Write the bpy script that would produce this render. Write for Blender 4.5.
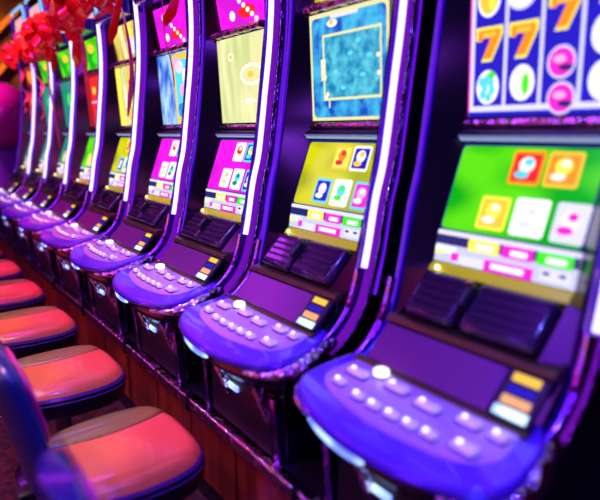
import bpy, bmesh, math, random
from mathutils import Vector, Matrix
random.seed(7)
for o in list(bpy.data.objects): bpy.data.objects.remove(o)
sc = bpy.context.scene
COL = sc.collection
H = 1.45                      # eye height above the floor; machine shapes are written relative to the eye

# ---------------------------------------------------------------- camera
F, VX, VY = 550.0, -120.0, 132.0
D = Vector((VX-300, 250-VY, F)).normalized()
pt_ = math.atan2(250-VY, F)
Wv = Vector((0, math.cos(pt_), -math.sin(pt_)))
N = Wv.cross(D)
if N.x < 0: N = -N
cam = bpy.data.cameras.new('camera'); co = bpy.data.objects.new('camera', cam); COL.objects.link(co)
R_ = Vector((N.x, D.x, Wv.x)); U_ = Vector((N.y, D.y, Wv.y)); K_ = -Vector((N.z, D.z, Wv.z))
m = Matrix((R_, U_, K_)).transposed().to_4x4(); m.translation = Vector((0, 0, H))
co.matrix_world = m
cam.sensor_width = 36; cam.lens = F/600*36; cam.clip_start = .05
cam.dof.use_dof = True; cam.dof.focus_distance = 2.5; cam.dof.aperture_fstop = 1.15
sc.camera = co

# ---------------------------------------------------------------- world, lights, exposure
w = bpy.data.worlds.new('world'); sc.world = w; w.use_nodes = True
bg = w.node_tree.nodes['Background']; bg.inputs[0].default_value = (.05, .012, .12, 1); bg.inputs[1].default_value = .15
vs = sc.view_settings; vs.view_transform = 'Standard'; vs.look = 'None'; vs.exposure = 0.34; vs.gamma = 1; vs.use_curve_mapping = False

def area(name, loc, target, size, power, color, size_y=None):
    l = bpy.data.lights.new(name, 'AREA'); l.energy = power; l.color = color; l.size = size
    if size_y: l.shape = 'RECTANGLE'; l.size_y = size_y
    o = bpy.data.objects.new(name, l); COL.objects.link(o); o.location = loc
    o.rotation_euler = (Vector(target)-Vector(loc)).to_track_quat('-Z', 'Y').to_euler()
    return o
area('violet_ceiling_light', (-.1, 1.6, 3.2), (.9, 1.6, .8), .35, 34, (.22, .03, 1), 2.5)  # unseen fill light added to tint the near decks violet
area('violet_ceiling_light', (.1, 5.0, 3.2), (.9, 5.0, .8), .35, 50, (.55, .04, 1), 4)  # second added violet fill, over the far decks
area('magenta_ceiling_light', (-1.6, 3.6, 2.4), (.6, 3.6, .5), .3, 9, (1, .02, .5), 3)  # magenta fill added from the aisle side, out of view
area('blue_end_light', (-.3, -1.6, 2.4), (1.2, 2.5, 1.2), .6, 18, (.30, .04, 1), .6)  # fill added behind the camera for the outer faces of the wings
def spot(name, loc, target, power, color, ang=40):
    l = bpy.data.lights.new(name, 'SPOT'); l.energy = power; l.color = color; l.spot_size = math.radians(ang); l.spot_blend = .8
    l.shadow_soft_size = .06
    o = bpy.data.objects.new(name, l); COL.objects.link(o); o.location = loc
    o.rotation_euler = (Vector(target)-Vector(loc)).to_track_quat('-Z', 'Y').to_euler()
    return o

# ---------------------------------------------------------------- materials
MATS = {}
def mat(name, col=(.5, .5, .5), rough=.5, metal=0, emit=None, es=1.0, noise=None, bump=None, coat=0, spec=.5):
    if name in MATS: return MATS[name]
    mt = bpy.data.materials.new(name); mt.use_nodes = True; nt = mt.node_tree
    b = nt.nodes['Principled BSDF']
    b.inputs['Base Color'].default_value = (*col, 1); b.inputs['Roughness'].default_value = rough
    b.inputs['Metallic'].default_value = metal; b.inputs['Coat Weight'].default_value = coat
    b.inputs['Specular IOR Level'].default_value = spec
    if emit is not None:
        b.inputs['Emission Color'].default_value = (*emit, 1); b.inputs['Emission Strength'].default_value = es
    if noise or bump:
        tc = nt.nodes.new('ShaderNodeTexCoord')
    if noise:                     # (scale, colour A, colour B, detail, target socket, stretch)
        sc_, ca, cb, det, sock, st = noise
        mp = nt.nodes.new('ShaderNodeMapping'); mp.inputs['Scale'].default_value = st
        nz = nt.nodes.new('ShaderNodeTexNoise'); nz.inputs['Scale'].default_value = sc_; nz.inputs['Detail'].default_value = det
        rp = nt.nodes.new('ShaderNodeValToRGB'); rp.color_ramp.elements[0].position = .36; rp.color_ramp.elements[1].position = .64
        rp.color_ramp.elements[0].color = (*ca, 1); rp.color_ramp.elements[1].color = (*cb, 1)
        nt.links.new(tc.outputs['Object'], mp.inputs[0]); nt.links.new(mp.outputs[0], nz.inputs['Vector'])
        nt.links.new(nz.outputs[0], rp.inputs[0]); nt.links.new(rp.outputs[0], b.inputs[sock])
        if emit is not None and sock == 'Emission Color': pass
    if bump:
        nb = nt.nodes.new('ShaderNodeTexNoise'); nb.inputs['Scale'].default_value = bump[0]; nb.inputs['Detail'].default_value = 2
        bn = nt.nodes.new('ShaderNodeBump'); bn.inputs['Strength'].default_value = bump[1]; bn.inputs['Distance'].default_value = bump[2]
        nt.links.new(tc.outputs['Object'], nb.inputs['Vector']); nt.links.new(nb.outputs[0], bn.inputs['Height'])
        nt.links.new(bn.outputs[0], b.inputs['Normal'])
    MATS[name] = mt
    return mt
def glow(name, c, s=1.0, noise=None):
    """something that gives off light: a lit screen picture, lamp or tube"""
    if noise: noise = (noise[0], noise[1], noise[2], noise[3], 'Emission Color', noise[4] if len(noise) > 4 else (1, 1, 1))
    return mat(name, (0.005, 0.005, 0.005), .25, 0, c, s, noise=noise, spec=.12)

BLACK = mat('black_gloss', (.006, .004, .012), .18)
SATIN = mat('black_satin', (.012, .008, .02), .4)
WING = mat('violet_lacquer', (.07, .012, .45), .22, .25, coat=.5)
CHROME = mat('rippled_violet_chrome', (.8, .6, 1), .08, 1, bump=(30, .9, .03))
PCHROME = mat('smooth_violet_chrome', (.45, .15, .95), .16, 1, bump=(22, .25, .02))
DECK = mat('violet_deck_plastic', (.17, .04, .85), .22, .1, coat=.5)
PLATE = mat('lavender_button_plate', (.72, .48, .92), .25, .25)
BTN = mat('pearl_button', (.95, .9, 1), .12, .1, emit=(.5, .35, .9), es=.35, coat=1)
BTNS = mat('dark_button_collar', (.06, .02, .22), .15, .5)
GLINT = glow('button_pilot_light', (.95, .85, 1), 1.7)  # white highlight on each button, painted in as a glowing dot
BTNLIT = glow('lit_white_button', (.85, .8, 1), 1.5)
BRASS = mat('dull_brass', (.13, .10, .04), .35, .7)
GOLDL = mat('lit_yellow_lip', (.4, .45, .0), .3, emit=(.45, .42, .0), es=.45)  # yellow screen's reflection put into the lip as colour and emission
SPK = mat('ribbed_dark_plastic', (.03, .012, .05), .2, .2, coat=.5)
GLASSP = mat('violet_smoked_panel', (.2, .04, .22), .25, .1)
TUBE = glow('light_tube_glow', (.62, .52, 1), 1.9)
TUBEB = glow('topper_tube_glow', (.12, .5, .9), 1.1)
FRINGE = glow('violet_tube_casing', (.30, .01, .85), .42)  # tube's violet reflection on the wing band, put in as emission
EDGE = glow('violet_edge_line', (.16, .008, .9), .7)
PEACH = glow('peach_sign', (.9, .45, .35), .9, noise=(9, (.95, .4, .3), (.65, .45, .6), 2))
LEDGE = glow('blue_grey_ledge', (.30, .38, .7), .8)
APL = glow('apron_light_glow', (.18, .3, 1), 1.6, noise=(14, (.1, .15, 1), (.5, .75, 1), 1))
WOOD = mat('reddish_wood', (.2, .03, .01), .3, noise=(2.6, (.14, .012, .006), (.36, .05, .01), 6, 'Base Color', (1, 6, .5)), coat=.2)
RED = mat('red_ribbon', (1, .008, .01), .2, 0, coat=.7)
PINKR = mat('pink_ribbon', (1, .04, .18), .3)
LAVS = glow('lavender_strip', (.62, .62, .95), .9)
NAVY = glow('navy_strip', (.02, .03, .22), .6)

# ---------------------------------------------------------------- mesh helpers
class MB:
    def __init__(s): s.v = []; s.f = []; s.m = []; s.mats = []
    def mi(s, mt):
        if mt not in s.mats: s.mats.append(mt)
        return s.mats.index(mt)
    def add(s, vs_, fs, mt):
        b = len(s.v); s.v += [Vector(v) for v in vs_]; k = s.mi(mt)
        for f in fs: s.f.append([i+b for i in f]); s.m.append(k)
        return s
    def box(s, a, b, mt):
        (x0, y0, z0), (x1, y1, z1) = a, b
        vs_ = [(x, y, z) for x in (x0, x1) for y in (y0, y1) for z in (z0, z1)]
        return s.add(vs_, [(0, 1, 3, 2), (4, 6, 7, 5), (0, 4, 5, 1), (2, 3, 7, 6), (0, 2, 6, 4), (1, 5, 7, 3)], mt)
    def obox(s, c, ax, h, mt):            # oriented box: centre, three axes, half sizes
        c = Vector(c); ax = [Vector(a).normalized() for a in ax]
        vs_ = [c+ax[0]*h[0]*i+ax[1]*h[1]*j+ax[2]*h[2]*k for i in (-1, 1) for j in (-1, 1) for k in (-1, 1)]
        return s.add(vs_, [(0, 1, 3, 2), (4, 6, 7, 5), (0, 4, 5, 1), (2, 3, 7, 6), (0, 2, 6, 4), (1, 5, 7, 3)], mt)
    def prism(s, poly, y0, y1, mt):       # polygon in x,z pushed along y
        n = len(poly)
        vs_ = [(x, y0, z) for x, z in poly]+[(x, y1, z) for x, z in poly]
        return s.add(vs_, [tuple(range(n)), tuple(range(2*n-1, n-1, -1))]+[(i, i+n, (i+1) % n+n, (i+1) % n) for i in range(n)], mt)
    def strip(s, A, B, y0, y1, mt):       # closed band between two x,z curves, pushed along y
        n = len(A); vs_ = []
        for y in (y0, y1):
            vs_ += [(x, y, z) for x, z in A]+[(x, y, z) for x, z in B]
        fs = []
        for i in range(n-1):
            fs += [(i, i+1, n+i+1, n+i), (2*n+i, 3*n+i, 3*n+i+1, 2*n+i+1), (i, 2*n+i, 2*n+i+1, i+1), (n+i, n+i+1, 3*n+i+1, 3*n+i)]
        fs += [(0, n, 3*n, 2*n), (n-1, 3*n-1, 4*n-1, 2*n-1)]
        return s.add(vs_, fs, mt)
    def tube(s, path, r, mt, k=10):
        path = [Vector(p) for p in path]; n = len(path); rr = r if isinstance(r, (list, tuple)) else [r]*n
        vs_ = []; pn = None
        for i, p in enumerate(path):
            t = (path[min(i+1, n-1)]-path[max(i-1, 0)]).normalized()
            if pn is None: pn = t.orthogonal().normalized()
            pn = (pn-t*pn.dot(t)).normalized(); bn = t.cross(pn)
            vs_ += [p+(pn*math.cos(2*math.pi*j/k)+bn*math.sin(2*math.pi*j/k))*rr[i] for j in range(k)]
        fs = [(i*k+j, i*k+(j+1) % k, (i+1)*k+(j+1) % k, (i+1)*k+j) for i in range(n-1) for j in range(k)]
        fs += [tuple(range(k-1, -1, -1)), tuple(range((n-1)*k, n*k))]
        return s.add(vs_, fs, mt)
    def band(s, path, side, wd, th, mt):  # flat ribbon along a path, with thickness
        path = [Vector(p) for p in path]; n = len(path); vs_ = []
        for i, p in enumerate(path):
            t = (path[min(i+1, n-1)]-path[max(i-1, 0)]).normalized()
            sd = side[i] if isinstance(side, list) else side
            sd = Vector(sd); sd = (sd-t*sd.dot(t)).normalized(); nn = t.cross(sd)
            ww = wd[i] if isinstance(wd, list) else wd
            vs_ += [p+sd*ww/2+nn*th/2, p-sd*ww/2+nn*th/2, p-sd*ww/2-nn*th/2, p+sd*ww/2-nn*th/2]
        fs = [(4*i+j, 4*i+(j+1) % 4, 4*i+4+(j+1) % 4, 4*i+4+j) for i in range(n-1) for j in range(4)]
        fs += [(0, 3, 2, 1), (4*n-4, 4*n-3, 4*n-2, 4*n-1)]
        return s.add(vs_, fs, mt)
    def lathe(s, prof, c, mt, k=24, ax='z'):
        vs_ = []
        for r, h in prof:
            for j in range(k):
                a = 2*math.pi*j/k; p = (r*math.cos(a), r*math.sin(a), h)
                if ax == 'x': p = (p[2], p[0], p[1])
                if ax == 'y': p = (p[0], p[2], p[1])
                vs_.append(Vector(p)+Vector(c))
        n = len(prof)
        fs = [(i*k+j, i*k+(j+1) % k, (i+1)*k+(j+1) % k, (i+1)*k+j) for i in range(n-1) for j in range(k)]
        fs += [tuple(range(k-1, -1, -1)), tuple(range((n-1)*k, n*k))]
        return s.add(vs_, fs, mt)
    def rings(s, rings, mt, cap=True):    # loft through closed rings of equal length
        k = len(rings[0]); n = len(rings); vs_ = [p for r in rings for p in r]
        fs = [(i*k+j, i*k+(j+1) % k, (i+1)*k+(j+1) % k, (i+1)*k+j) for i in range(n-1) for j in range(k)]
        if cap: fs += [tuple(range(k-1, -1, -1)), tuple(range((n-1)*k, n*k))]
        return s.add(vs_, fs, mt)
    def build(s, name, parent=None, org=(0, 0, 0), smooth=True, bevel=0, seg=2, sub=0, angle=40):
        me = bpy.data.meshes.new(name); o_ = Vector(org)
        me.from_pydata([v-o_ for v in s.v], [], s.f)
        for mt in s.mats: me.materials.append(mt)
        me.polygons.foreach_set('material_index', s.m)
        bm = bmesh.new(); bm.from_mesh(me); bmesh.ops.recalc_face_normals(bm, faces=bm.faces); bm.to_mesh(me); bm.free()
        if smooth:
            me.polygons.foreach_set('use_smooth', [True]*len(me.polygons)); me.set_sharp_from_angle(angle=math.radians(angle))
        me.update()
        o = bpy.data.objects.new(name, me); COL.objects.link(o)
        if parent: o.parent = parent
        else: o.location = o_
        if bevel:
            b = o.modifiers.new('bevel', 'BEVEL'); b.width = bevel; b.segments = seg; b.limit_method = 'ANGLE'; b.angle_limit = math.radians(35)
        if sub:
            b = o.modifiers.new('sub', 'SUBSURF'); b.levels = b.render_levels = sub
        return o
def empty(name, loc, rz=0):
    o = bpy.data.objects.new(name, None); COL.objects.link(o); o.location = loc; o.rotation_euler = (0, 0, rz); o.empty_display_size = .05
    return o
def tag(o, label, cat, group=None):
    o['label'] = label; o['category'] = cat
    if group: o['group'] = group
    return o
def struct(o): o['kind'] = 'structure'; return o
def catmull(P, m_=6):
    P = [Vector(p) for p in P]; Q = [P[0]*2-P[1]]+P+[P[-1]*2-P[-2]]; out = []
    for i in range(1, len(Q)-2):
        for t in range(m_):
            t /= m_; a, b, c, d = Q[i-1], Q[i], Q[i+1], Q[i+2]
            out.append(.5*((2*b)+(c-a)*t+(2*a-5*b+4*c-d)*t*t+(3*b-a-3*c+d)*t**3))
    out.append(P[-1]); return out
def children(o): return [c for c in bpy.data.objects if c.parent == o]
def copy_tree(o, parent=None):
    c = o.copy(); COL.objects.link(c)
    if parent: c.parent = parent
    for ch in children(o):
        if ch is not c: copy_tree(ch, c)
    return c

# ---------------------------------------------------------------- room
CARPET = mat('dark_red_carpet', (.05, .01, .02), .95, noise=(26, (.03, .004, .015), (.12, .02, .02), 3, 'Base Color', (1, 1, 1)))
WALLM = mat('dark_brown_wall', (.07, .025, .02), .5, noise=(2.5, (.04, .012, .015), (.14, .05, .02), 3, 'Base Color', (1, 1, 1)))
CEILM = mat('dark_ceiling', (.03, .015, .012), .6)
X0, X1, Y0, Y1, ZC = -3.4, 3.2, -2.2, 12.0, 3.9
struct(MB().box((X0, Y0, -.1), (X1, Y1, 0), CARPET).build('floor', smooth=False))
struct(MB().box((X0, Y0, ZC), (X1, Y1, ZC+.1), CEILM).build('ceiling', smooth=False))
struct(MB().box((X1, Y0, 0), (X1+.1, Y1, ZC), WALLM).build('wall_right', smooth=False))
struct(MB().box((X0-.1, Y0, 0), (X0, Y1, ZC), WALLM).build('wall_left', smooth=False))
struct(MB().box((X0, Y1, 0), (X1, Y1+.1, ZC), WALLM).build('wall_back', smooth=False))
struct(MB().box((X0, Y0-.1, 0), (X1, Y0, ZC), WALLM).build('wall_front', smooth=False))

# ---------------------------------------------------------------- long wooden stand under the machines
stand = empty('machine_stand', (1.4, 4.0, 0))
tag(stand, 'long reddish wooden base with a reflective rail that all the slot machines stand on', 'machine stand')
SO = (1.4, 4.0, 0); SX = .86; TOPZ = H-1.03
b = MB(); b.box((SX+.03, .1, 0), (1.95, 7.2, TOPZ-.004), SATIN); b.build('carcass', stand, SO, smooth=False)
yy = .12; pw = .355
while yy < 7.1:
    MB().box((SX, yy, .1), (SX+.028, min(yy+pw-.012, 7.19), TOPZ-.055), WOOD).build('panel', stand, SO, bevel=.004)
    yy += pw
MB().box((SX+.012, .1, 0), (SX+.029, 7.2, .1), BLACK).build('kickboard', stand, SO)
RAILM = mat('hammered_rail', (.75, .45, .5), .12, 1, bump=(24, .7, .03))
MB().box((SX-.016, .1, TOPZ-.05), (SX+.03, 7.2, TOPZ), RAILM).build('rail', stand, SO, bevel=.008)
for i in range(9):
    y = .44+i*.72
    MB().box((SX-.02, y-.012, TOPZ-.056), (SX+.01, y+.012, TOPZ+.006), BLACK).build('rail_clip', stand, SO, bevel=.003)

# ---------------------------------------------------------------- slot machine, shapes relative to the eye height
def zz(p): return (p[0], p[1]+H)
FRONT = [(1.262, 1.18), (1.285, .95), (1.300, .70), (1.303, .55), (1.297, .42), (1.284, .29), (1.266, .16), (1.250, .04), (1.229, -.097),
         (1.199, -.21), (1.168, -.38), (1.128, -.519), (1.062, -.603), (.965, -.655), (.865, -.69)]
FR = [tuple(v) for v in catmull([(x, z, 0) for x, z in FRONT], 4)]
FR = [(x, z) for x, z, _ in FR]
def offs(C, d):
    out = []
    for i in range(len(C)):
        a = C[max(i-1, 0)]; b_ = C[min(i+1, len(C)-1)]
        tx, tz = b_[0]-a[0], b_[1]-a[1]; L = math.hypot(tx, tz); dd = d[i] if isinstance(d, list) else d
        out.append((C[i][0]-tz/L*dd, C[i][1]+tx/L*dd))
    return out
# curve runs downward: the normal (-tz, tx) points to +x (backwards) / downwards at the foot
def off_(C, d): return offs(C, d)
nFR = len(FR)
dW = [.1 if z > -.35 else max(.05, .1-(-.35-z)*.16) for x, z in FR]
BACK = off_(FR, dW)
US = ((1.335, .42), (1.355, .042)); LS = ((1.345, -.03), (1.255, -.27)); IS = ((1.253, -.272), (1.238, -.36))
SH = ((1.215, -.385), (1.10, -.50)); GP = ((1.085, -.525), (1.0, -.612)); TS = ((1.325, .67), (1.365, .455))
HW = .2055
MO = lambda yc: (1.3, yc, H-1.03)
ORG = (1.3, 0, H-1.03)

class Face:
    """a flat picture area; u runs to the viewer's right, v up"""
    def __init__(s, seg, hw=HW, hw2=None):
        (x1, z1), (x0, z0) = seg
        s.o = Vector((x0, hw, z0+H)); s.u = Vector((0, -2*hw, 0)); s.v = Vector((x1-x0, 0, z1-z0))
        s.n = s.v.cross(s.u).normalized()
        if s.n.x > 0: s.n = -s.n
        s.W = 2*hw; s.Hh = s.v.length; s.b = MB(); s.k = 0
    def P(s, u, v, d=0): return s.o+s.u*u+s.v*v+s.n*d
    def slab(s, mt, d=.012):
        q = [s.P(0, 0), s.P(1, 0), s.P(1, 1), s.P(0, 1)]
        r = [p-s.n*d for p in q]
        s.b.add(q+r, [(0, 1, 2, 3), (4, 7, 6, 5), (0, 4, 5, 1), (1, 5, 6, 2), (2, 6, 7, 3), (3, 7, 4, 0)], mt)
    def poly(s, pts, mt, lv=None):
        s.k += 1; d = .0005*(lv if lv else s.k)
        s.b.add([s.P(u, v, d) for u, v in pts], [tuple(range(len(pts)))], mt)
    def rect(s, u0, v0, u1, v1, mt, lv=None, r=0):
        if not r: return s.poly([(u0, v0), (u1, v0), (u1, v1), (u0, v1)], mt, lv)
        rv = r; ru = r*s.Hh/s.W; P = []
        for cu, cv, a0 in ((u1-ru, v0+rv, -90), (u1-ru, v1-rv, 0), (u0+ru, v1-rv, 90), (u0+ru, v0+rv, 180)):
            for t in range(4):
                a = math.radians(a0+30*t); P.append((cu+ru*math.cos(a), cv+rv*math.sin(a)))
        s.poly(P, mt, lv)
    def ell(s, u, v, ru, rv, mt, lv=None, a0=0, n=18):
        s.poly([(u+ru*math.cos(2*math.pi*i/n+a0), v+rv*math.sin(2*math.pi*i/n+a0)) for i in range(n)], mt, lv)
    def glyph(s, pts, u, v, su, sv, mt, lv=None): s.poly([(u+a*su, v+b_*sv) for a, b_ in pts], mt, lv)
    def build(s, name, parent): return s.b.build(name, parent, ORG, smooth=False)
SEVEN = [(-.5, .5), (.5, .5), (.5, .25), (.12, -.5), (-.28, -.5), (.02, .1), (.05, .22), (-.28, .22), (-.32, .12), (-.5, .12)]

g_blue = glow('picture_royal_blue', (.012, .01, .50), 1); g_white = glow('picture_white', (.95, .95, 1), 1.05)
g_lav = glow('picture_lavender', (.72, .7, 1), 1); g_or = glow('picture_orange', (1, .25, .005), 1.1); g_ye = glow('picture_yellow', (1, .85, .08), 1)
g_mag = glow('picture_magenta', (.85, .02, .6), 1); g_gr = glow('picture_green', (.05, .75, .02), 1); g_cy = glow('picture_cyan', (.1, .65, .85), 1)
g_red = glow('picture_red', (.85, .02, .02), 1); g_cream = glow('picture_cream', (1, .85, .75), 1.0); g_pink = glow('picture_pink', (1, .4, .7), 1)
g_navy = glow('picture_navy', (.01, .015, .14), 1); g_or2 = glow('picture_amber', (1, .55, .04), 1)
g_greenbg = glow('picture_green_felt', (.03, .62, .01), 1, noise=(5, (.0, .38, .0), (.10, .68, .0), 0, (1, 1, 2)))
g_yelbg = glow('picture_lime_felt', (.55, .52, .01), 1, noise=(5, (.36, .38, .0), (.62, .60, .0), 0, (1, 1, 2)))
g_magbg = glow('picture_magenta_felt', (.75, .01, .7), 1, noise=(5, (.62, .01, .62), (.9, .01, .75), 0, (1, 1, 2)))
g_tealbg = glow('picture_teal_felt', (.0, .3, .2), .8)
g_sea = glow('picture_sea_blue', (.02, .25, .7), 1, noise=(18, (.0, .07, .48), (.05, .45, .75), 4))
g_sea2 = glow('picture_shallow_blue', (.03, .42, .6), 1, noise=(24, (.0, .2, .42), (.10, .55, .68), 4))
g_sand = glow('picture_sand', (.75, .72, .35), 1); g_pale = glow('picture_pale_green', (.62, .7, .25), 1, noise=(6, (.50, .58, .20), (.80, .78, .42), 1, (1, 2, .5)))
g_fall = glow('picture_waterfall', (.1, .3, .8), 1, noise=(16, (.01, .1, .6), (.4, .65, .95), 4, (1, 1, .5)))
g_gold = glow('picture_gold', (.75, .5, .05), 1, noise=(8, (.45, .3, .03), (.95, .75, .2), 2, (1, 2, .5)))
g_darkred = glow('picture_dark_red', (.35, .01, .01), 1)

def cards(fc, kinds):
    spots = [(.415, .57, .63, .925), (.652, .57, .868, .925), (.275, .065, .487, .425), (.522, .055, .747, .44), (.79, .05, .99, .435)]
    for (u0, v0, u1, v1), (edge, body, blob, blob2) in zip(spots, kinds):
        L = 3
        fc.rect(u0, v0, u1, v1, edge, L, .03); fc.rect(u0+.018, v0+.035, u1-.018, v1-.035, body, L+1, .02)
        cu, cv = (u0+u1)/2, (v0+v1)/2
        fc.ell(cu, cv+.03, .055, .085, blob, L+2); fc.ell(cu-.02, cv-.075, .05, .04, blob2, L+3); fc.ell(cu+.01, cv+.06, .03, .04, blob2, L+3)

def upper_reels(fc):
    fc.slab(g_navy); fc.rect(0, 0, 1, 1, g_lav, 1); fc.rect(0, 0, .012, 1, g_mag, 2)
    fc.rect(.0, .0, 1, .035, g_blue, 2)
    for i in range(4):
        u0 = .04+i*.245; fc.rect(u0, .075, u0+.222, 1, g_blue, 2)
    def seven(u, v):
        fc.glyph(SEVEN, u, v, .20, .235, g_ye, 4); fc.glyph(SEVEN, u, v, .165, .195, g_or, 5); fc.glyph([(-.3, .4), (.3, .4), (.3, .25), (-.3, .25)], u, v, .165, .195, g_or2, 6)
    def grapes(u, v, c):
        fc.ell(u, v, .085, .12, g_white, 4)
        for a, b_ in ((-.035, -.05), (.01, -.07), (.035, -.02), (-.02, 0), (-.045, .04), (.025, .035), (-.005, .055)): fc.ell(u+a, v+b_, .024, .034, c, 5)
        fc.ell(u+.03, v+.085, .03, .025, g_gr, 6)
    def plum(u, v):
        fc.ell(u, v, .09, .105, g_lav, 4); fc.ell(u, v, .078, .09, g_mag, 5); fc.ell(u-.01, v+.02, .04, .025, g_pink, 6, .5); fc.ell(u+.03, v-.035, .045, .02, g_navy, 6)
    def orange(u, v, c=g_or2):
        fc.ell(u, v, .085, .12, g_white, 4); fc.ell(u, v, .07, .10, c, 5); fc.ell(u+.025, v-.01, .025, .07, g_gr if c is not g_or2 else g_ye, 6)
    seven(.15, .50); grapes(.15, .205, g_cy); orange(.14, .80); plum(.15, 1.0-.03)
    orange(.40, .22, g_cream); seven(.395, .50); fc.ell(.37, .79, .1, .10, g_lav, 4); fc.ell(.37, .8, .085, .085, g_white, 5)
    plum(.65, .33); seven(.65, .64); plum(.66, .075+.03); orange(.65, .93)
    orange(.9, .47, g_cream); orange(.9, .20, g_cream); seven(.9, .76)
def upper_treasure(fc):
    fc.slab(g_navy); fc.rect(0, 0, 1, 1, g_sand, 1); fc.rect(.03, .03, .97, .96, g_sea, 2, .05)
    fc.rect(.18, .19, .92, .80, g_sand, 3); fc.rect(.205, .215, .9, .775, g_sea2, 4)
    fc.rect(.25, .12, .27, .2, g_sand, 5); fc.rect(.15, .38, .22, .58, g_sand, 5)
    for u, v in ((.185, .56), (.19, .52), (.18, .46), (.205, .41), (.24, .25), (.22, .22), (.88, .55), (.89, .4)): fc.ell(u, v, .022, .02, g_cream, 6)
    fc.ell(.32, .89, .07, .035, g_cream, 6); fc.ell(.31, .9, .03, .02, g_or2, 7); fc.rect(.3, .93, .65, .96, g_lav, 6)
    for u, v in ((.35, .45), (.45, .3), (.55, .6), (.7, .4), (.65, .7), (.78, .56)): fc.ell(u, v, .035, .02, g_cy, 6, .6)
def upper_pale(fc):
    fc.slab(g_navy); fc.rect(0, 0, 1, 1, g_pale, 1); fc.rect(.03, .02, .06, .97, g_sand, 2)
    for i in range(15):
        a = i/15*2*math.pi; fc.ell(.72+.2*math.cos(a), .55+.10*math.sin(a), .045, .03, g_cream, 3)
    fc.ell(.72, .55, .19, .09, g_sand, 4); fc.ell(.66, .25, .12, .03, g_cream, 3); fc.ell(.3, .78, .06, .05, g_cream, 3); fc.ell(.3, .78, .03, .025, g_or2, 4)
    fc.rect(.72, .05, 1, .95, g_sand, 1.5)
    for i in range(9): fc.ell(.7+.035*math.cos(i*.7), .55+.02*math.sin(i*.7), .03, .018, g_or2, 5)
def upper_fall(fc):
    fc.slab(g_navy); fc.rect(0, 0, 1, 1, g_fall, 1); fc.rect(.5, .02, .97, .98, g_or2, 2, .05); fc.rect(.55, .1, .93, .9, g_cy, 2.5, .05); fc.ell(.62, .85, .1, .1, g_pink, 3); fc.ell(.85, .65, .08, .12, g_cream, 3)
    fc.ell(.7, .8, .12, .09, g_lav, 3); fc.ell(.7, .5, .14, .14, g_cy, 3); fc.ell(.75, .48, .08, .09, g_pink, 4); fc.ell(.68, .2, .12, .1, g_sea, 3); fc.ell(.8, .25, .06, .1, g_pale, 4)
def upper_gold(fc):
    fc.slab(g_navy); fc.rect(0, 0, 1, 1, g_gold, 1); fc.rect(.0, 0, .2, 1, g_ye, 2)
    fc.rect(.25, .03, .5, .97, g_pale, 2); fc.ell(.6, .75, .12, .1, g_or2, 3); fc.ell(.6, .72, .06, .05, g_red, 4)
    fc.ell(.7, .38, .14, .1, g_ye, 3); fc.ell(.45, .2, .1, .1, g_or2, 4); fc.ell(.35, .5, .05, .2, g_cream, 3)
def upper_red(fc):
    fc.slab(g_navy); fc.rect(0, 0, 1, 1, g_darkred, 1); fc.rect(.3, .05, .9, .95, g_red, 2); fc.ell(.5, .7, .1, .08, g_or2, 3); fc.ell(.55, .35, .12, .12, g_red, 3); fc.rect(.3, .46, .8, .5, g_pink, 4)
def upper_teal(fc):
    fc.slab(g_navy); fc.rect(0, 0, 1, 1, g_tealbg, 1); fc.ell(.55, .6, .2, .15, g_gr, 3); fc.ell(.6, .3, .1, .1, g_pink, 3)
def lower(fc, bgm, kinds):
    fc.slab(g_navy); fc.rect(0, 0, 1, 1, g_navy, 1); fc.rect(.012, .012, .988, .965, bgm, 2, .05); cards(fc, kinds)
def top_pink(fc):
    fc.slab(g_navy); fc.rect(0, 0, 1, 1, g_magbg, 1); fc.ell(.35, .75, .12, .1, g_pink, 2)
    for i in range(6): fc.ell(.42+.07*i, .62-.10*i, .04, .05, g_cream, 3); 
    fc.ell(.6, .3, .18, .12, g_red, 2); fc.ell(.3, .28, .06, .1, g_cream, 3)
def top_yellow(fc):
    fc.slab(g_navy); fc.rect(0, 0, 1, 1, g_gold, 1); fc.rect(.3, .03, .5, .97, g_sand, 2); fc.ell(.7, .4, .16, .25, g_lav, 3); fc.ell(.75, .75, .1, .12, g_ye, 3)
def top_green(fc):
    fc.slab(g_navy); fc.rect(0, 0, 1, 1, g_greenbg, 1); fc.ell(.5, .7, .18, .15, g_or2, 2); fc.ell(.6, .35, .15, .15, g_gr, 2)
def top_red(fc):
    fc.slab(g_navy); fc.rect(0, 0, 1, 1, g_darkred, 1); fc.ell(.5, .5, .3, .3, g_or, 2)
WH = (g_lav, g_white, g_cream, g_lav)
C_green = [(g_or, g_red, g_cream, g_cy), (g_or2, g_or, g_ye, g_cream), (g_ye, g_or2, g_ye, g_cream), (g_white, g_white, g_cream, g_lav), (g_lav, g_lav, g_cream, g_mag)]
C_yel = [(g_or2, g_ye, g_or, g_red), (g_white, g_blue, g_white, g_or2), (g_cy, g_blue, g_lav, g_white), (g_white, g_cream, g_cy, g_gr), (g_cy, g_mag, g_pink, g_cream)]
C_mag = [(g_white, g_cream, g_red, g_cream), (g_cy, g_sea, g_ye, g_cy), (g_cream, g_white, g_cream, g_pale), (g_white, g_cream, g_cy, g_tealbg), (g_cy, g_blue, g_lav, g_white)]

# deck outline, rounded front (x, y)
OUTL = [(1.05, .262), (.985, .298), (.91, .312), (.845, .308), (.795, .265), (.758, .17), (.738, .06)]
OUT = OUTL+[(x, -y) for x, y in reversed(OUTL)]
OUTS = catmull([(x, y, 0) for x, y in OUT], 5)
def deckz(x): return H-.612-(1.05-x)*.16
def ring(sx, z=None, dx=0, dz=0):
    return [Vector((.93+(p.x-.93)*sx+dx, p.y*sx, (deckz(.93+(p.x-.93)*sx+dx) if z is None else z)+dz)) for p in OUTS]

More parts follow.
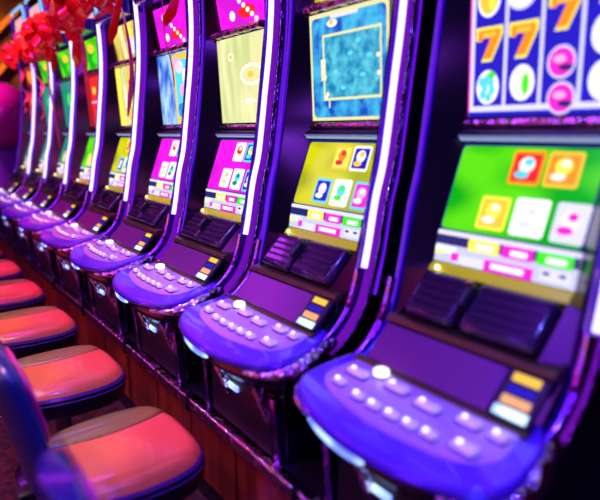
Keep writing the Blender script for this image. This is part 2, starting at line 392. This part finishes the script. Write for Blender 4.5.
def make_machine():
    r = empty('slot_machine', ORG)
    # carcass
    cab = [(1.78, -1.03), (.90, -1.03), (.895, -.92), (.885, -.80), (.985, -.67), (1.07, -.64), (1.10, -.535), (1.235, -.395), (1.26, -.37), (1.275, -.275), (1.36, -.03), (1.375, .02), (1.375, .06),
           (1.357, .42), (1.385, .44), (1.35, .68), (1.35, 1.16), (1.78, 1.16)]
    MB().prism([zz(p) for p in cab], -.252, .252, BLACK).build('cabinet', r, ORG, bevel=.006)
    # side wings with curved fronts
    for s in (-1, 1):
        y0, y1 = sorted((s*.264, s*.286))
        wi = MB().strip([zz(p) for p in FR], [zz(p) for p in BACK], y0, y1, WING).build('side_wing', r, ORG, bevel=.006)
        A = [zz(p) for p in off_(FR, .060)]; B = [zz(p) for p in off_(FR, .080)]
        yy0, yy1 = sorted((s*.286, s*.292))
        cut = [i for i in range(nFR) if FR[i][1] < .75 and FR[i][0] > 1.0]
        MB().strip([A[i] for i in cut], [B[i] for i in cut], yy0, yy1, CHROME).build('chrome_strip', wi, ORG, bevel=.002)
        if s < 0:
            A = [zz(p) for p in off_(FR, .024)]; B = [zz(p) for p in off_(FR, .056)]
            MB().strip([A[i] for i in cut], [B[i] for i in cut], -.291, -.286, FRINGE).build('glow_strip', wi, ORG, bevel=.002)
        ed = off_(FR, .096); cu = [i for i in range(nFR) if FR[i][1] > -.5]
        MB().tube([(ed[i][0], s*.284, ed[i][1]+H) for i in cu], .006, EDGE, 8).build('edge_trim', wi, ORG)
        if s > 0: MB().tube([(FR[i][0]-.001, .272, FR[i][1]+H) for i in cu], .0045, EDGE, 8).build('edge_trim', wi, ORG)
        # glossy dark return between wing and screens
        b = MB(); rows = []
        for z, xs in ((1.15, 1.345), (.70, 1.32), (.44, 1.35), (.42, 1.335), (.04, 1.352), (-.03, 1.342), (-.27, 1.253), (-.36, 1.236), (-.385, 1.215), (-.50, 1.10), (-.53, 1.08), (-.62, 1.0)):
            xw = min(((abs(q[1]-z), q[0]) for q in FR))[1]+.006
            rows.append((Vector((xw, s*.256, z+H)), Vector((xs, s*(HW+.001), z+H))))
        n = len(rows); vs_ = []; 
        for a, c in rows: vs_ += [a, c, c+Vector((.02, 0, 0)), a+Vector((.05, 0, 0))]
        fs = [(4*i+j, 4*i+(j+1) % 4, 4*i+4+(j+1) % 4, 4*i+4+j) for i in range(n-1) for j in range(4)]+[(0, 1, 2, 3), (4*n-4, 4*n-3, 4*n-2, 4*n-1)]
        b.add(vs_, fs, BLACK); b.build('inner_cheek', r, ORG, angle=25)
        # lower chrome sweep down to the deck
        lo = [i for i in range(nFR) if FR[i][1] < -.40]
        P = [(FR[i][0]-.002, s*.288, FR[i][1]+H) for i in lo]; k = len(P)
        MB().tube(P, [.017-.009*i/(k-1) for i in range(k)], PCHROME, 10).build('lower_trim', r, ORG)
    # light tube: up one side, across the top, down the other
    up = [i for i in range(nFR) if FR[i][1] > -.43]
    side = [Vector((FR[i][0]+.012, -.294, FR[i][1]+H)) for i in reversed(up)]
    top = side[-1]
    arch = [top+Vector((.0, .02, .03)), top+Vector((0, .06, .045)), Vector((top.x, .23, top.z+.045)), Vector((top.x, .27, top.z+.03))]
    tb = MB().tube([p for p in side if p.z < H+.80], .0108, TUBE, 10)
    tb.tube([p for p in side if p.z >= H+.74]+arch, .0115, TUBEB, 10)
    tb.build('light_tube', r, ORG)
    # topper sign, visor, dividers
    MB().box((1.292, -.235, H+.80), (1.352, .235, H+1.15), PEACH).build('topper_sign', r, ORG, bevel=.01)
    v = MB(); v.prism([zz(p) for p in [(1.235, .70), (1.225, .735), (1.25, .775), (1.36, .79), (1.36, .69)]], -.25, .25, WING)
    vi = v.build('visor', r, ORG, bevel=.008)
    MB().box((1.224, -.20, H+.722), (1.235, .20, H+.748), RAILM).build('visor_strip', vi, ORG, bevel=.003)
    MB().prism([zz(p) for p in [(1.31, .425), (1.30, .44), (1.315, .455), (1.39, .46), (1.39, .42)]], -HW-.004, HW+.004, RAILM).build('screen_divider', r, ORG, bevel=.003)
    MB().prism([zz(p) for p in [(1.335, .008), (1.318, .0), (1.31, -.014), (1.345, -.026), (1.38, -.02), (1.38, .01)]], -HW, HW, SATIN).build('screen_ledge', r, ORG, bevel=.003)
    MB().prism([zz(p) for p in [(1.314, -.010), (1.309, -.010), (1.322, -.024), (1.33, -.024)]], -HW+.004, HW-.004, LEDGE).build('ledge_strip', r, ORG)
    MB().prism([zz(p) for p in [(1.342, .034), (1.336, .022), (1.342, .012), (1.38, .012), (1.38, .038)]], -HW, HW, RAILM).build('screen_sill', r, ORG, bevel=.002)
    # information strip
    fc = Face(IS); fc.slab(LAVS)
    fc.rect(0, .86, 1, 1, g_lav, 1); fc.rect(0, .56, 1, .86, NAVY, 1)
    for (u0, u1, mt) in ((.26, .49, g_ye), (.51, .725, g_mag), (.745, .97, g_gr)):
        fc.rect(u0, .5, u1, .86, mt, 2, .06); fc.rect(u0+.06, .58, u1-.04, .74, g_white, 3, .04)
    fc.rect(.0, .3, .17, .5, g_white, 2); fc.rect(-.0, .24, .07, .34, g_ye, 3)
    fc.rect(.17, .02, .42, .3, g_lav, 2); fc.rect(.14, .1, .2, .35, g_mag, 3); fc.rect(.40, 0, .74, .34, g_mag, 3); fc.rect(.45, .1, .68, .26, g_white, 4)
    fc.rect(.78, .1, .97, .42, g_lav, 3)
    for u in (.82, .92): fc.ell(u, .3, .025, .05, NAVY, 4)
    fc.build('information_strip', r)
    # shelf with two ribbed speaker covers
    MB().prism([zz(p) for p in [(1.238, -.362), (1.222, -.372), (1.213, -.386), (1.235, -.392), (1.255, -.38)]], -HW, HW, GOLDL).build('shelf_lip', r, ORG, bevel=.002)
    q = Vector((SH[1][0]-SH[0][0], 0, SH[1][1]-SH[0][1])); L = q.length; q.normalize(); nn = Vector((-q.z, 0, q.x)); nn = nn if nn.x < 0 else -nn
    for yc, hw in ((.108, .082), (-.095, .105)):
        c = Vector((sum(p[0] for p in SH)/2, yc, sum(p[1] for p in SH)/2+H))+nn*.004
        b = MB(); b.obox(c, (q, (0, 1, 0), nn), (L*.44, hw, .022), SPK)
        sp = b.build('speaker_cover', r, ORG, bevel=.016, seg=4)
        b = MB()
        for i in range(5):
            b.obox(c+nn*.0225+q*(L*.62*(i/4-.5)), (q, (0, 1, 0), nn), (.0035, hw*.8, .003), SATIN)
        b.build('speaker_rib', sp, ORG)
    c = Vector((1.165, .0175, -.435+H))+nn*.03
    la = MB(); la.obox(c, (q, (0, 1, 0), nn), (.035, .011, .022), SATIN); la = la.build('latch', r, ORG, bevel=.008, seg=3)
    b = MB(); b.lathe([(.001, .0), (.008, .004), (.008, .012), (.001, .018)], c+nn*.02-q*.025, mat('gold_metal', (.9, .6, .2), .2, 1), 12); b.build('latch_stud', la, ORG)
    b = MB(); b.lathe([(.001, 0), (.006, .002), (.006, .008), (.001, .011)], (1.205, .17, -.372+H), glow('pinpoint_lamp', (1, .8, .5), 4), 10, 'x'); b.build('indicator_lamp', r, ORG)
    MB().prism([zz(p) for p in [(1.105, -.498), (1.085, -.503), (1.078, -.518), (1.10, -.53), (1.13, -.50)]], -.262, HW+.03, BRASS).build('upper_brass_lip', r, ORG, bevel=.003)
    # smoked panel and note acceptor
    a = Vector((GP[0][0], 0, GP[0][1]+H)); e = Vector((GP[1][0], 0, GP[1][1]+H)); q = (e-a); L = q.length; q.normalize(); nn = Vector((-q.z, 0, q.x)); nn = nn if nn.x < 0 else -nn; mid = (a+e)/2
    MB().obox(mid+Vector((0, .036, 0)), (q, (0, 1, 0), nn), (L*.48, .192, .006), GLASSP).build('smoked_panel', r, ORG, bevel=.004)
    ac = MB().obox(mid+Vector((0, -.209, 0))+nn*.003, (q, (0, 1, 0), nn), (L*.48, .050, .008), SATIN).build('note_acceptor', r, ORG, bevel=.004)
    for t, mt, hh, hw in ((-.34, g_or2, .010, .032), (-.10, g_blue, .008, .032), (.12, glow('picture_salmon', (.9, .42, .2), .9), .011, .034), (.35, APL, .011, .04)):
        c = mid+Vector((0, -.209, 0))+nn*.012+q*(L*t)
        MB().obox(c, (q, (0, 1, 0), nn), (hh, hw, .002), mt).build('lit_label', ac, ORG, bevel=.0015)
    c = mid+Vector((0, -.212, 0))+nn*.0155+q*(L*.35)
    b = MB()
    for i in range(4): b.obox(c+Vector((0, .022-.015*i, 0)), (q, (0, 1, 0), nn), (.005, .0055, .0015), BTNLIT)
    b.build('lit_arrow', ac, ORG)
    MB().prism([zz(p) for p in [(1.005, -.608), (.985, -.612), (.98, -.622), (1.0, -.64), (1.02, -.63)]], -.262, .262, BRASS).build('lower_brass_lip', r, ORG, bevel=.003)
    # deck
    b = MB(); b.rings([ring(.86, dz=-.034), ring(.975, dz=-.03), ring(1.0, dz=-.02), ring(1.0, dz=-.006), ring(.985, dz=0), ring(.97, dz=.001)], DECK)
    dk = b.build('deck', r, ORG, angle=60)
    n = len(OUTS); rg = ring(1.004, dz=-.016)
    MB().tube(rg, .0065, WING, 8).build('deck_rim', dk, ORG)
    # side bumper with rippled chrome by the deck's rear corners
    for s in (-1, 1):
        P = catmull([(1.05, s*.28, H-.640), (.95, s*.312, H-.662), (.87, s*.316, H-.680), (.81, s*.28, H-.688), (.775, s*.21, H-.694)], 6)
        MB().tube(P, [.026]*12+[.026-.0014*q for q in range(len(P)-12)], CHROME, 10).build('deck_bumper', dk, ORG)
    # button plate
    pl = [(1.0, .245), (.90, .262), (.845, .215), (.818, .11), (.808, 0)]
    pl = pl+[(x, -y) for x, y in reversed(pl[:-1])]
    ps = catmull([(x, y, 0) for x, y in pl], 4)
    b = MB(); b.rings([[Vector((p.x, p.y, deckz(p.x)+.0005)) for p in ps], [Vector((p.x, p.y, deckz(p.x)+.004)) for p in ps], [Vector((.92+(p.x-.92)*.97, p.y*.98, deckz(p.x)+.006)) for p in ps]], PLATE)
    b.build('button_plate', dk, ORG)
    def button(x, y, rx, ry, h, mt, sq=.35):
        rr = []
        for (sc_, hz) in ((1.12, .004), (1.12, .007), (.98, .009), (.95, h), (.8, h+.003)):
            rg = []
            for i in range(20):
                a = 2*math.pi*i/20; c, s_ = math.cos(a), math.sin(a)
                rg.append(Vector((x+math.copysign(abs(c)**sq, c)*rx*sc_, y+math.copysign(abs(s_)**sq, s_)*ry*sc_, deckz(x)+hz)))
            rr.append(rg)
        b = MB(); b.rings(rr[:3], BTNS, cap=False); b.rings(rr[2:], mt)
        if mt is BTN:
            b.lathe([(.001, 0), (.0065, .001), (.006, .003), (.001, .004)], (x-.001, y+ry*.45, deckz(x)+h+.003), GLINT, 12)
        b.build('button', dk, ORG, angle=50)
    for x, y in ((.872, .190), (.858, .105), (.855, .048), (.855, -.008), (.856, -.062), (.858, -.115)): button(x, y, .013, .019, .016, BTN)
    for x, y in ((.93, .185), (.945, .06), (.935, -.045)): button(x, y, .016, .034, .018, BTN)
    button(.965, .135, .022, .022, .022, BTNLIT, 1)
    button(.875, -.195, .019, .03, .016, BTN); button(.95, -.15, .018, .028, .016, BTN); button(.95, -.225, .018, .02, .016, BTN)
    # apron under the deck
    b = MB(); b.rings([ring(.86, z=H-.80, dx=.075), ring(.92, z=H-.75, dx=.035), ring(.955, dz=-.055, dx=.01), ring(.955, dz=-.034, dx=.01)], BLACK)
    ap = b.build('apron', r, ORG, angle=60)
    mid_ = [p for p in OUTS if p.x < .80]
    def along(t):                           # point on the front outline, t 0..1 far to near
        i = t*(len(mid_)-1); k = min(int(i), len(mid_)-2); return mid_[k].lerp(mid_[k+1], i-k)
    for t0, t1 in ((.15, .56),):
        P = []
        for j in range(9):
            p = along(t0+(t1-t0)*j/8); P.append(Vector((p.x+.006, p.y*.975, H-.70)))
        w_ = [.006, .014, .017, .018, .018, .018, .017, .014, .006]
        MB().band(P, Vector((.25, 0, 1)), w_, .008, APL).build('apron_light', ap, ORG, bevel=.002)  # emissive blue-white bar across the apron front
    # belly door, pillars and chrome brackets between deck and stand
    MB().box((.876, -.2, H-1.02), (.905, .2, H-.83), SATIN).build('belly_door', r, ORG, bevel=.006)
    for s in (-1, 1):
        MB().prism([zz(p) for p in [(.855, -.80), (.89, -.80), (.90, -1.028), (.872, -1.028)]], s*.232-.012, s*.232+.012, PCHROME).build('bracket', r, ORG, bevel=.003)
    MB().prism([zz(p) for p in [(.815, -.765), (.85, -.765), (.885, -.90), (.868, -.905)]], .06, .085, CHROME).build('brace', r, ORG, bevel=.003)
    MB().prism([zz(p) for p in [(.815, -.765), (.85, -.765), (.885, -.90), (.868, -.905)]], -.20, -.175, CHROME).build('brace', r, ORG, bevel=.003)
    MB().box((.868, .0, H-.875), (.877, .10, H-.855), APL).build('door_lamp', r, ORG, bevel=.002)
    return r

PITCH = .72; YC0 = .8045
proto = make_machine()
specs = [
 ('slot machine nearest the camera, reels of sevens and fruit above a bright green card screen', upper_reels, (g_greenbg, C_green), top_red),
 ('slot machine with a blue sea picture in a sand frame above a yellow card screen', upper_treasure, (g_yelbg, C_yel), top_yellow),
 ('slot machine with a pale yellow-green upper screen above a magenta card screen', upper_pale, (g_magbg, C_mag), top_pink),
 ('slot machine with a blue waterfall picture between two magenta screens', upper_fall, (g_magbg, C_mag), top_pink),
 ('slot machine with golden upper screens above a yellow card screen', upper_gold, (g_yelbg, C_yel), top_yellow),
 ('slot machine with a red middle screen between two green screens, under a red bow', upper_red, (g_greenbg, C_green), top_green),
 ('slot machine with dark teal screens, under the biggest red bow', upper_teal, (g_tealbg, C_green), top_green),
 ('second farthest slot machine, mostly its lit curved tube and peach topper in view', upper_teal, (g_tealbg, C_mag), top_green),
 ('farthest slot machine at the dark end of the row, peach topper in a cyan tube', upper_red, (g_tealbg, C_mag), top_red)]
machines = []
for i, (lab, uf, (bgm, kinds), tf) in enumerate(specs):
    r = proto if i == 0 else copy_tree(proto)
    machines.append((r, lab, uf, bgm, kinds, tf))
for i, (r, lab, uf, bgm, kinds, tf) in enumerate(machines):
    fc = Face(US); uf(fc); fc.build('upper_screen', r)
    fc = Face(LS); lower(fc, bgm, kinds); fc.build('lower_screen', r)
    fc = Face(TS); tf(fc); fc.build('top_screen', r)
    r.location = (1.3, YC0+PITCH*i, H-1.03)
    tag(r, lab, 'slot machine', 'slot machines in the row')

# ---------------------------------------------------------------- red bows on the machines
def ribbon_bow(yc, z, sc_, label, tails, seed, x=1.17):
    rnd = random.Random(seed); org = (x, yc, z); r = empty('ribbon_bow', org)
    c = Vector(org)
    MB().lathe([(.004, -.02), (.02, -.016), (.026, 0), (.02, .016), (.004, .02)], c, RED, 14, 'x').build('knot', r, org)
    k = 22
    for i in range(k):
        # directions over the half sphere that faces the aisle
        a = 2*math.pi*i*.618; h = .1+.9*i/(k-1)*.9
        d = Vector((-(1-h)*1.0-.05, math.cos(a)*math.sqrt(max(0, 1-(1-h)**2)), math.sin(a)*math.sqrt(max(0, 1-(1-h)**2)))).normalized()
        d = Matrix.Rotation(math.radians(32), 3, 'Z') @ d
        sd = d.cross(Vector((rnd.uniform(-1, 1), rnd.uniform(-1, 1), rnd.uniform(-1, 1)))).normalized(); up = d.cross(sd)
        R1 = sc_*rnd.uniform(.85, 1.1); P = []
        for j in range(13):
            t = j/12*2*math.pi; rr = R1*(.5-.5*math.cos(t))
            P.append(c+d*(rr+.012)+up*math.sin(t)*R1*.30)
        MB().band(P, sd, [sc_*.12+sc_*.34*math.sin(math.pi*j/12)**.7 for j in range(13)], .0025, RED).build('loop', r, org)
    for (way, wd, curl, mt) in tails:
        W_ = catmull([Vector(q) for q in way], 8); P = []; S = []
        n = len(W_)
        for j, q in enumerate(W_):
            t = j/(n-1); ph = t*curl*2*math.pi; a = .02 if curl > 1 else 0
            P.append(c+q+Vector((a*math.sin(ph), a*math.cos(ph)-a, 0)))
            S.append(Vector((math.sin(ph*.5+.9)*.6, math.cos(ph*.5+.4), 0)))
        MB().band(P, S, [wd*(1 if j < n-4 else (n-1-j)/4*.8+.2) for j in range(n)], .0025, mt).build('tail', r, org)
    tag(r, label, 'bow', 'red ribbon bows on the machines')
    return r
Ym = lambda i: YC0+PITCH*i
BX = 1.15
ribbon_bow(Ym(8)-.33, H+.74, .115, 'farthest and leftmost red ribbon bow, on the last machine of the row', [([(0, 0, 0), (.03, .0, -.15), (.07, .02, -.4), (.03, .02, -.55)], .03, 3.5, PINKR)], 1, BX)
ribbon_bow(Ym(7)-.33, H+.73, .12, 'red ribbon bow with a curled pink tail, second from the dark left end', [([(0, 0, 0), (.03, .02, -.2), (.06, -.02, -.4), (.04, .06, -.62)], .03, 2.5, PINKR)], 2, BX)
ribbon_bow(Ym(6)-.28, H+.72, .185, 'big round red ribbon bow beside the dark teal machine, thin pink tail', [([(0, .06, 0), (.0, .1, -.3), (.03, .12, -.6), (.04, .10, -.85)], .022, .4, PINKR), ([(0, -.1, -.02), (0, -.15, -.12), (-.01, -.1, -.28)], .07, .3, RED)], 3, BX)
ribbon_bow(Ym(5)-.33, H+.79, .17, 'red ribbon bow between the green and red screens and the golden machine', [([(0, 0, 0), (.02, -.04, -.08), (-.01, -.01, -.22), (.0, .03, -.36)], .07, .4, RED), ([(0, 0, 0), (.03, -.02, -.2), (.04, -.0, -.45)], .04, .5, PINKR)], 4, BX)
ribbon_bow(Ym(4)-.30, H+.83, .15, 'red ribbon bow above the golden-screened machine with a wide pink tail', [([(0, -.16, .05), (0, -.21, -.08), (-.02, -.15, -.22), (-.03, -.07, -.34)], .07, .3, RED), ([(0, -.1, 0), (.03, -.17, -.25), (.05, -.165, -.5), (.02, -.14, -.74)], .045, .3, PINKR)], 5, BX)
ribbon_bow(Ym(3)-.22, H+.84, .15, 'rightmost red ribbon bow, at the top edge above the waterfall machine', [([(0, -.28, 0), (.0, -.33, -.16), (-.02, -.28, -.28), (-.03, -.2, -.36)], .08, .3, RED), ([(0, -.10, 0), (.02, -.08, -.38), (.05, -.07, -.5), (.04, -.12, -.62)], .012, .3, RED)], 6, BX)

# ---------------------------------------------------------------- stools
LEA = mat('tan_orange_leather', (.75, .30, .10), .34, noise=(7, (.62, .22, .07), (.85, .40, .12), 3, 'Base Color', (1, 1, 1)), coat=.25)
OLI = mat('olive_leather', (.30, .26, .12), .36, coat=.2)
NAV = mat('navy_vinyl', (.003, .003, .012), .35, coat=.1)
NAVB = mat('blue_vinyl', (.015, .025, .2), .28, coat=.4)
BKP = mat('magenta_vinyl', (.7, .03, .30), .35, coat=.3)
PIPE = mat('dark_piping', (.02, .01, .02), .5)
def sup(a, rx, ry, e=.62):
    c, s_ = math.cos(a), math.sin(a)
    return math.copysign(abs(c)**e, c)*rx, math.copysign(abs(s_)**e, s_)*ry
def seat_leather():
    mt = mat('two_tone_leather', (.5, .2, .08), .3, coat=.35); nt = mt.node_tree; b = nt.nodes['Principled BSDF']; L = nt.links.new
    tc = nt.nodes.new('ShaderNodeTexCoord'); sp = nt.nodes.new('ShaderNodeSeparateXYZ'); L(tc.outputs['Object'], sp.inputs[0])
    def M(op, a, c):
        n = nt.nodes.new('ShaderNodeMath'); n.operation = op
        for k, q in ((0, a), (1, c)):
            if isinstance(q, (int, float)): n.inputs[k].default_value = q
            else: L(q, n.inputs[k])
        return n.outputs[0]
    x = M('ADD', sp.outputs[0], .02); x2 = M('MULTIPLY', x, x)
    far = M('SUBTRACT', sp.outputs[1], M('ADD', M('MULTIPLY', x2, 1.1), .075))
    near = M('SUBTRACT', H-.99-.028, sp.outputs[2])
    def mix(f, A, B):
        n = nt.nodes.new('ShaderNodeMix'); n.data_type = 'RGBA'; L(f, n.inputs[0])
        for k, q in ((6, A), (7, B)):
            if isinstance(q, tuple): n.inputs[k].default_value = (*q, 1)
            else: L(q, n.inputs[k])
        return n.outputs[2]
    c = mix(M('GREATER_THAN', far, 0), (.76, .20, .07), (.26, .26, .035))
    c = mix(M('GREATER_THAN', near, 0), c, (.10, .03, .25))  # violet rim: blue light on the cushion edge put into the colour
    c = mix(M('LESS_THAN', M('ABSOLUTE', far, 0), .004), c, (.015, .01, .015))
    L(c, b.inputs['Base Color'])
    return mt
LEA3 = seat_leather()
def make_stool():
    org = (.42, 0, 0); r = empty('casino_stool', org); zt = H-.99; cx = .40
    k = 48
    def rg(sx, sy, z, dome=0):
        out = []
        for i in range(k):
            x, y = sup(2*math.pi*i/k, .255*sx, .245*sy); y *= 1-.14*max(0, -x/.255)
            out.append(Vector((cx+x, y, z+dome)))
        return out
    b = MB(); b.rings([rg(.86, .86, zt-.125), rg(.95, .95, zt-.12), rg(.985, .985, zt-.10), rg(1, 1, zt-.06), rg(.985, .985, zt-.04)], NAV)
    seat = b.build('seat', r, org, angle=60)
    # cushion top as a grid: centre pad and two bolsters divided by seams that curve with the seat
    b = MB(); nu, nv = 28, 36; vs_ = []; 
    def surf(u, v):                      # u,v in -1..1, mapped from square to the rounded outline
        a = math.atan2(v, u); m_ = max(abs(u), abs(v))
        x, y = sup(a, .255, .245); y *= 1-.14*max(0, -x/.255)
        px, py = x*m_, y*m_
        z = zt+.012*(1-m_**2)-.055*max(0, (m_-.80)/.2)**2.2
        ridge = abs(py-(.075+1.1*(px*px))) ; z -= .007*math.exp(-(ridge/.008)**2)
        ridge2 = abs(py+.19-.2*px*px); z -= .005*math.exp(-(ridge2/.008)**2)
        z += .010*math.sin(min(1, max(0, (py-.11)/.12))*math.pi)
        return Vector((cx+px, py, z)), px, py
    M_, N_ = 56, 56; idx = {}; pts = []
    for i in range(M_+1):
        for j in range(N_+1):
            p, px, py = surf(-1+2*i/M_, -1+2*j/N_); vs_.append(p); pts.append((px, py))
    b.add(vs_, [(i*(N_+1)+j, (i+1)*(N_+1)+j, (i+1)*(N_+1)+j+1, i*(N_+1)+j+1) for i in range(M_) for j in range(N_)], LEA3)
    b.build('cushion', seat, org, angle=80)
    # backrest: a padded shell that leans away and wraps slightly
    b = MB(); rr = []
    prof = [(.165, -1.0), (.145, -.88), (.125, -.78), (.105, -.69), (.09, -.62), (.08, -.565)]
    prof = [(p.x, p.y) for p in catmull([(a, c, 0) for a, c in prof], 4)]
    nP = len(prof)
    for i, (x, z) in enumerate(prof):
        t = i/(nP-1); hw = .20*(1-.16*t)*(1 if t < .78 else math.sqrt(max(.03, 1-((t-.78)/.23)**2))); th = .036*(1 if t < .9 else .7)
        ringp = []
        for j in range(32):
            a = 2*math.pi*j/32; cxx, cy = sup(a, th, hw, .7); ringp.append(Vector((x+cxx+.55*cy*cy, cy, z+H)))
        rr.append(ringp)
    b.rings(rr, NAVB); bk = b.build('backrest', r, org, angle=70)
    b = MB(); rr = []
    for i, (x, z) in enumerate(prof[4:-3]):
        t = i/(nP-8); hw = .155*math.sqrt(max(.05, 1-(2*t-1)**4)); ringp = []
        for j in range(24):
            a = 2*math.pi*j/24; cxx, cy = sup(a, .014, hw, .7); ringp.append(Vector((x+.034+cxx+.55*cy*cy, cy, z+H)))
        rr.append(ringp)
    b.rings(rr, BKP); b.build('back_pad', bk, org, angle=70)
    MB().box((.10, -.03, zt-.11), (.24, .03, zt-.04), SATIN).build('back_bracket', r, org, bevel=.006)
    STEEL = mat('dark_steel', (.25, .22, .28), .25, 1)
    MB().lathe([(.11, zt-.145), (.11, zt-.124), (.045, zt-.12)], (cx, 0, 0), SATIN, 24).build('swivel_plate', r, org)
    MB().lathe([(.032, .03), (.032, zt-.14)], (cx, 0, 0), STEEL, 20).build('pedestal', r, org)
    MB().lathe([(.21, .0), (.21, .012), (.19, .022), (.05, .035), (.036, .06)], (cx, 0, 0), STEEL, 32).build('base_plate', r, org)
    return r
st = make_stool()
slabs = ['stool nearest the camera, only its dark blue backrest showing at the bottom left corner',
 'largest full seat in view, orange and olive padded stool behind the nearest dark backrest',
 'second full orange and olive stool seat going up from the bottom edge',
 'third full orange stool seat going up from the bottom edge, at the left edge',
 'fourth full stool seat from the bottom edge, small, pink and orange at the left edge',
 'fifth stool seat from the bottom edge, a small orange and purple end at the left',
 'farthest stool, only a small purple seat corner at the left edge']
for i, lb in enumerate(slabs):
    s = st if i == 0 else copy_tree(st)
    s.location = (.505, .90+.74*i, 0)
    tag(s, lb, 'stool', 'padded stools along the machines')

# ---------------------------------------------------------------- glossy round lamp and far end of the hall
b = MB(); n = 18
b.lathe([(max(.002, .50*math.sin(math.pi*i/n)), -.50*math.cos(math.pi*i/n)) for i in range(n+1)], (1.45, 9.4, H+.22), mat('magenta_gloss', (.75, .03, .42), .22, .2, coat=.8), 40)
ball = empty('magenta_globe', (1.45, 9.4, H-.30)); tag(ball, 'large glossy magenta globe on a purple pedestal beyond the last machine', 'globe')
b.build('globe', ball, (1.45, 9.4, H-.30), angle=80)
MB().lathe([(.42, -H+.0), (.40, -.9), (.34, -.5), (.36, -.26)], (1.45, 9.4, H), mat('purple_gloss', (.2, .03, .5), .3), 32).build('pedestal', ball, (1.45, 9.4, H-.30))

# ---------------------------------------------------------------- unseen spotlights added to light stools, decks and bows (each brings its own light)
HOUS = mat('lamp_housing', (.05, .05, .06), .4, .5)
def lamp(x, y, color, power, target, label, es=6, ang=60):
    z = ZC-.0; org = (x, y, z); r = empty('ceiling_spotlight', org); tag(r, label, 'spotlight', 'ceiling spotlights')
    MB().lathe([(.03, -.35), (.03, 0)], org, HOUS, 10).build('stem', r, org)
    MB().lathe([(.085, -.50), (.085, -.38), (.05, -.33), (.02, -.33)], org, HOUS, 20).build('housing', r, org)
    MB().lathe([(.002, -.512), (.07, -.505), (.075, -.499)], org, glow('lens_%.2f_%.2f_%.2f' % color, color, es), 20).build('lens', r, org)
    spot('spot', (x, y, z-.53), target, power, color, ang)
WARM = (1, .42, .08); MAGL = (1, .05, .6); BLUL = (.12, .12, 1)
for k in range(5):
    ys = 1.64+.74*k
    lamp(-.7, ys-.1, (1, .52, .01), 230, (.33, ys-.02, .48), ['orange ceiling spotlight nearest the camera', 'second orange ceiling spotlight from the camera', 'third orange ceiling spotlight from the camera', 'fourth orange ceiling spotlight from the camera', 'farthest orange ceiling spotlight over the stools'][k], ang=8)
for k in range(5):
    ys = 1.64+.74*k
    lamp(.62, ys+.37, (1, .02, .8), 170, (.66, ys, .46), ['magenta ceiling spotlight nearest the camera', 'second magenta ceiling spotlight from the camera', 'third magenta ceiling spotlight from the camera', 'fourth magenta ceiling spotlight from the camera', 'farthest magenta ceiling spotlight over the stool fronts'][k], ang=9)
lamp(.80, 4.4, (1, .03, .45), 110, (.9, 3.8, .5), 'magenta ceiling spotlight above the edge of the middle decks', ang=60)
lamp(.1, .2, BLUL, 190, (.8, .9, .8), 'blue ceiling spotlight over the nearest machine')
lamp(-.2, 2.5, (.7, .5, 1), 100, (.9, 2.5, .8), 'pale ceiling spotlight over the second and third decks', ang=50)
lamp(-1.2, 1.9, (1, .25, .05), 100, (.86, 1.9, .2), 'red ceiling spotlight turned on the near end of the wooden base', ang=34)
lamp(-1.2, 3.9, (1, .25, .05), 110, (.86, 3.9, .2), 'red ceiling spotlight turned on the far part of the wooden base', ang=34)
lamp(.3, 9.0, MAGL, 350, (1.4, 9.4, 1.6), 'magenta ceiling spotlight in front of the globe')
lamp(.9, 10.2, WARM, 500, (2.1, 11.9, 2.9), 'orange ceiling spotlight washing the back wall')
lamp(-.3, 4.3, (1, .6, .6), 420, (1.2, 5.5, 2.2), 'pale pink ceiling spotlight aimed at the red bows', ang=50)

# ---------------------------------------------------------------- unseen neon tubes added on the opposite wall for light and chrome reflections
for i, (z, c, nm, y0, y1) in enumerate([(2.5, (1, .05, .55), 'magenta', -.5, 7.5), (2.1, (.1, .25, 1), 'blue', -.5, 7.5), (1.6, (1, .35, .05), 'orange', 0, 7), (1.1, (.9, .8, 1), 'white', .5, 3.2), (1.1, (.45, .08, 1), 'violet', 3.8, 7.2)]):
    o = MB().tube([(X0+.08, y0, z), (X0+.08, y1, z)], .045, glow('neon_'+nm, c, 6), 12).build('neon_tube', None, (X0+.08, y0, z))
    tag(o, nm+' neon tube along the wall opposite the machines', 'neon tube')

# ---------------------------------------------------------------- timber beams under the ceiling at the far end
bm_ = empty('timber_beam', (2.1, 11.7, 2.4)); 
for x0, z0, x1, z1 in ((1.6, 2.2, 2.9, 3.7), (1.6, 2.9, 2.5, 3.85), (1.9, 1.7, 3.1, 2.9)):
    q = Vector((x1-x0, 0, z1-z0)); L = q.length
    MB().obox(((x0+x1)/2, 11.8, (z0+z1)/2), (q, (0, 1, 0), q.cross(Vector((0, 1, 0)))), (L/2, .06, .045), mat('amber_timber', (.5, .2, .04), .4)).build('rafter', bm_, (2.1, 11.7, 2.4), bevel=.006)
tag(bm_, 'slanting amber timber rafters on the dark wall beyond the machines', 'timber beam')
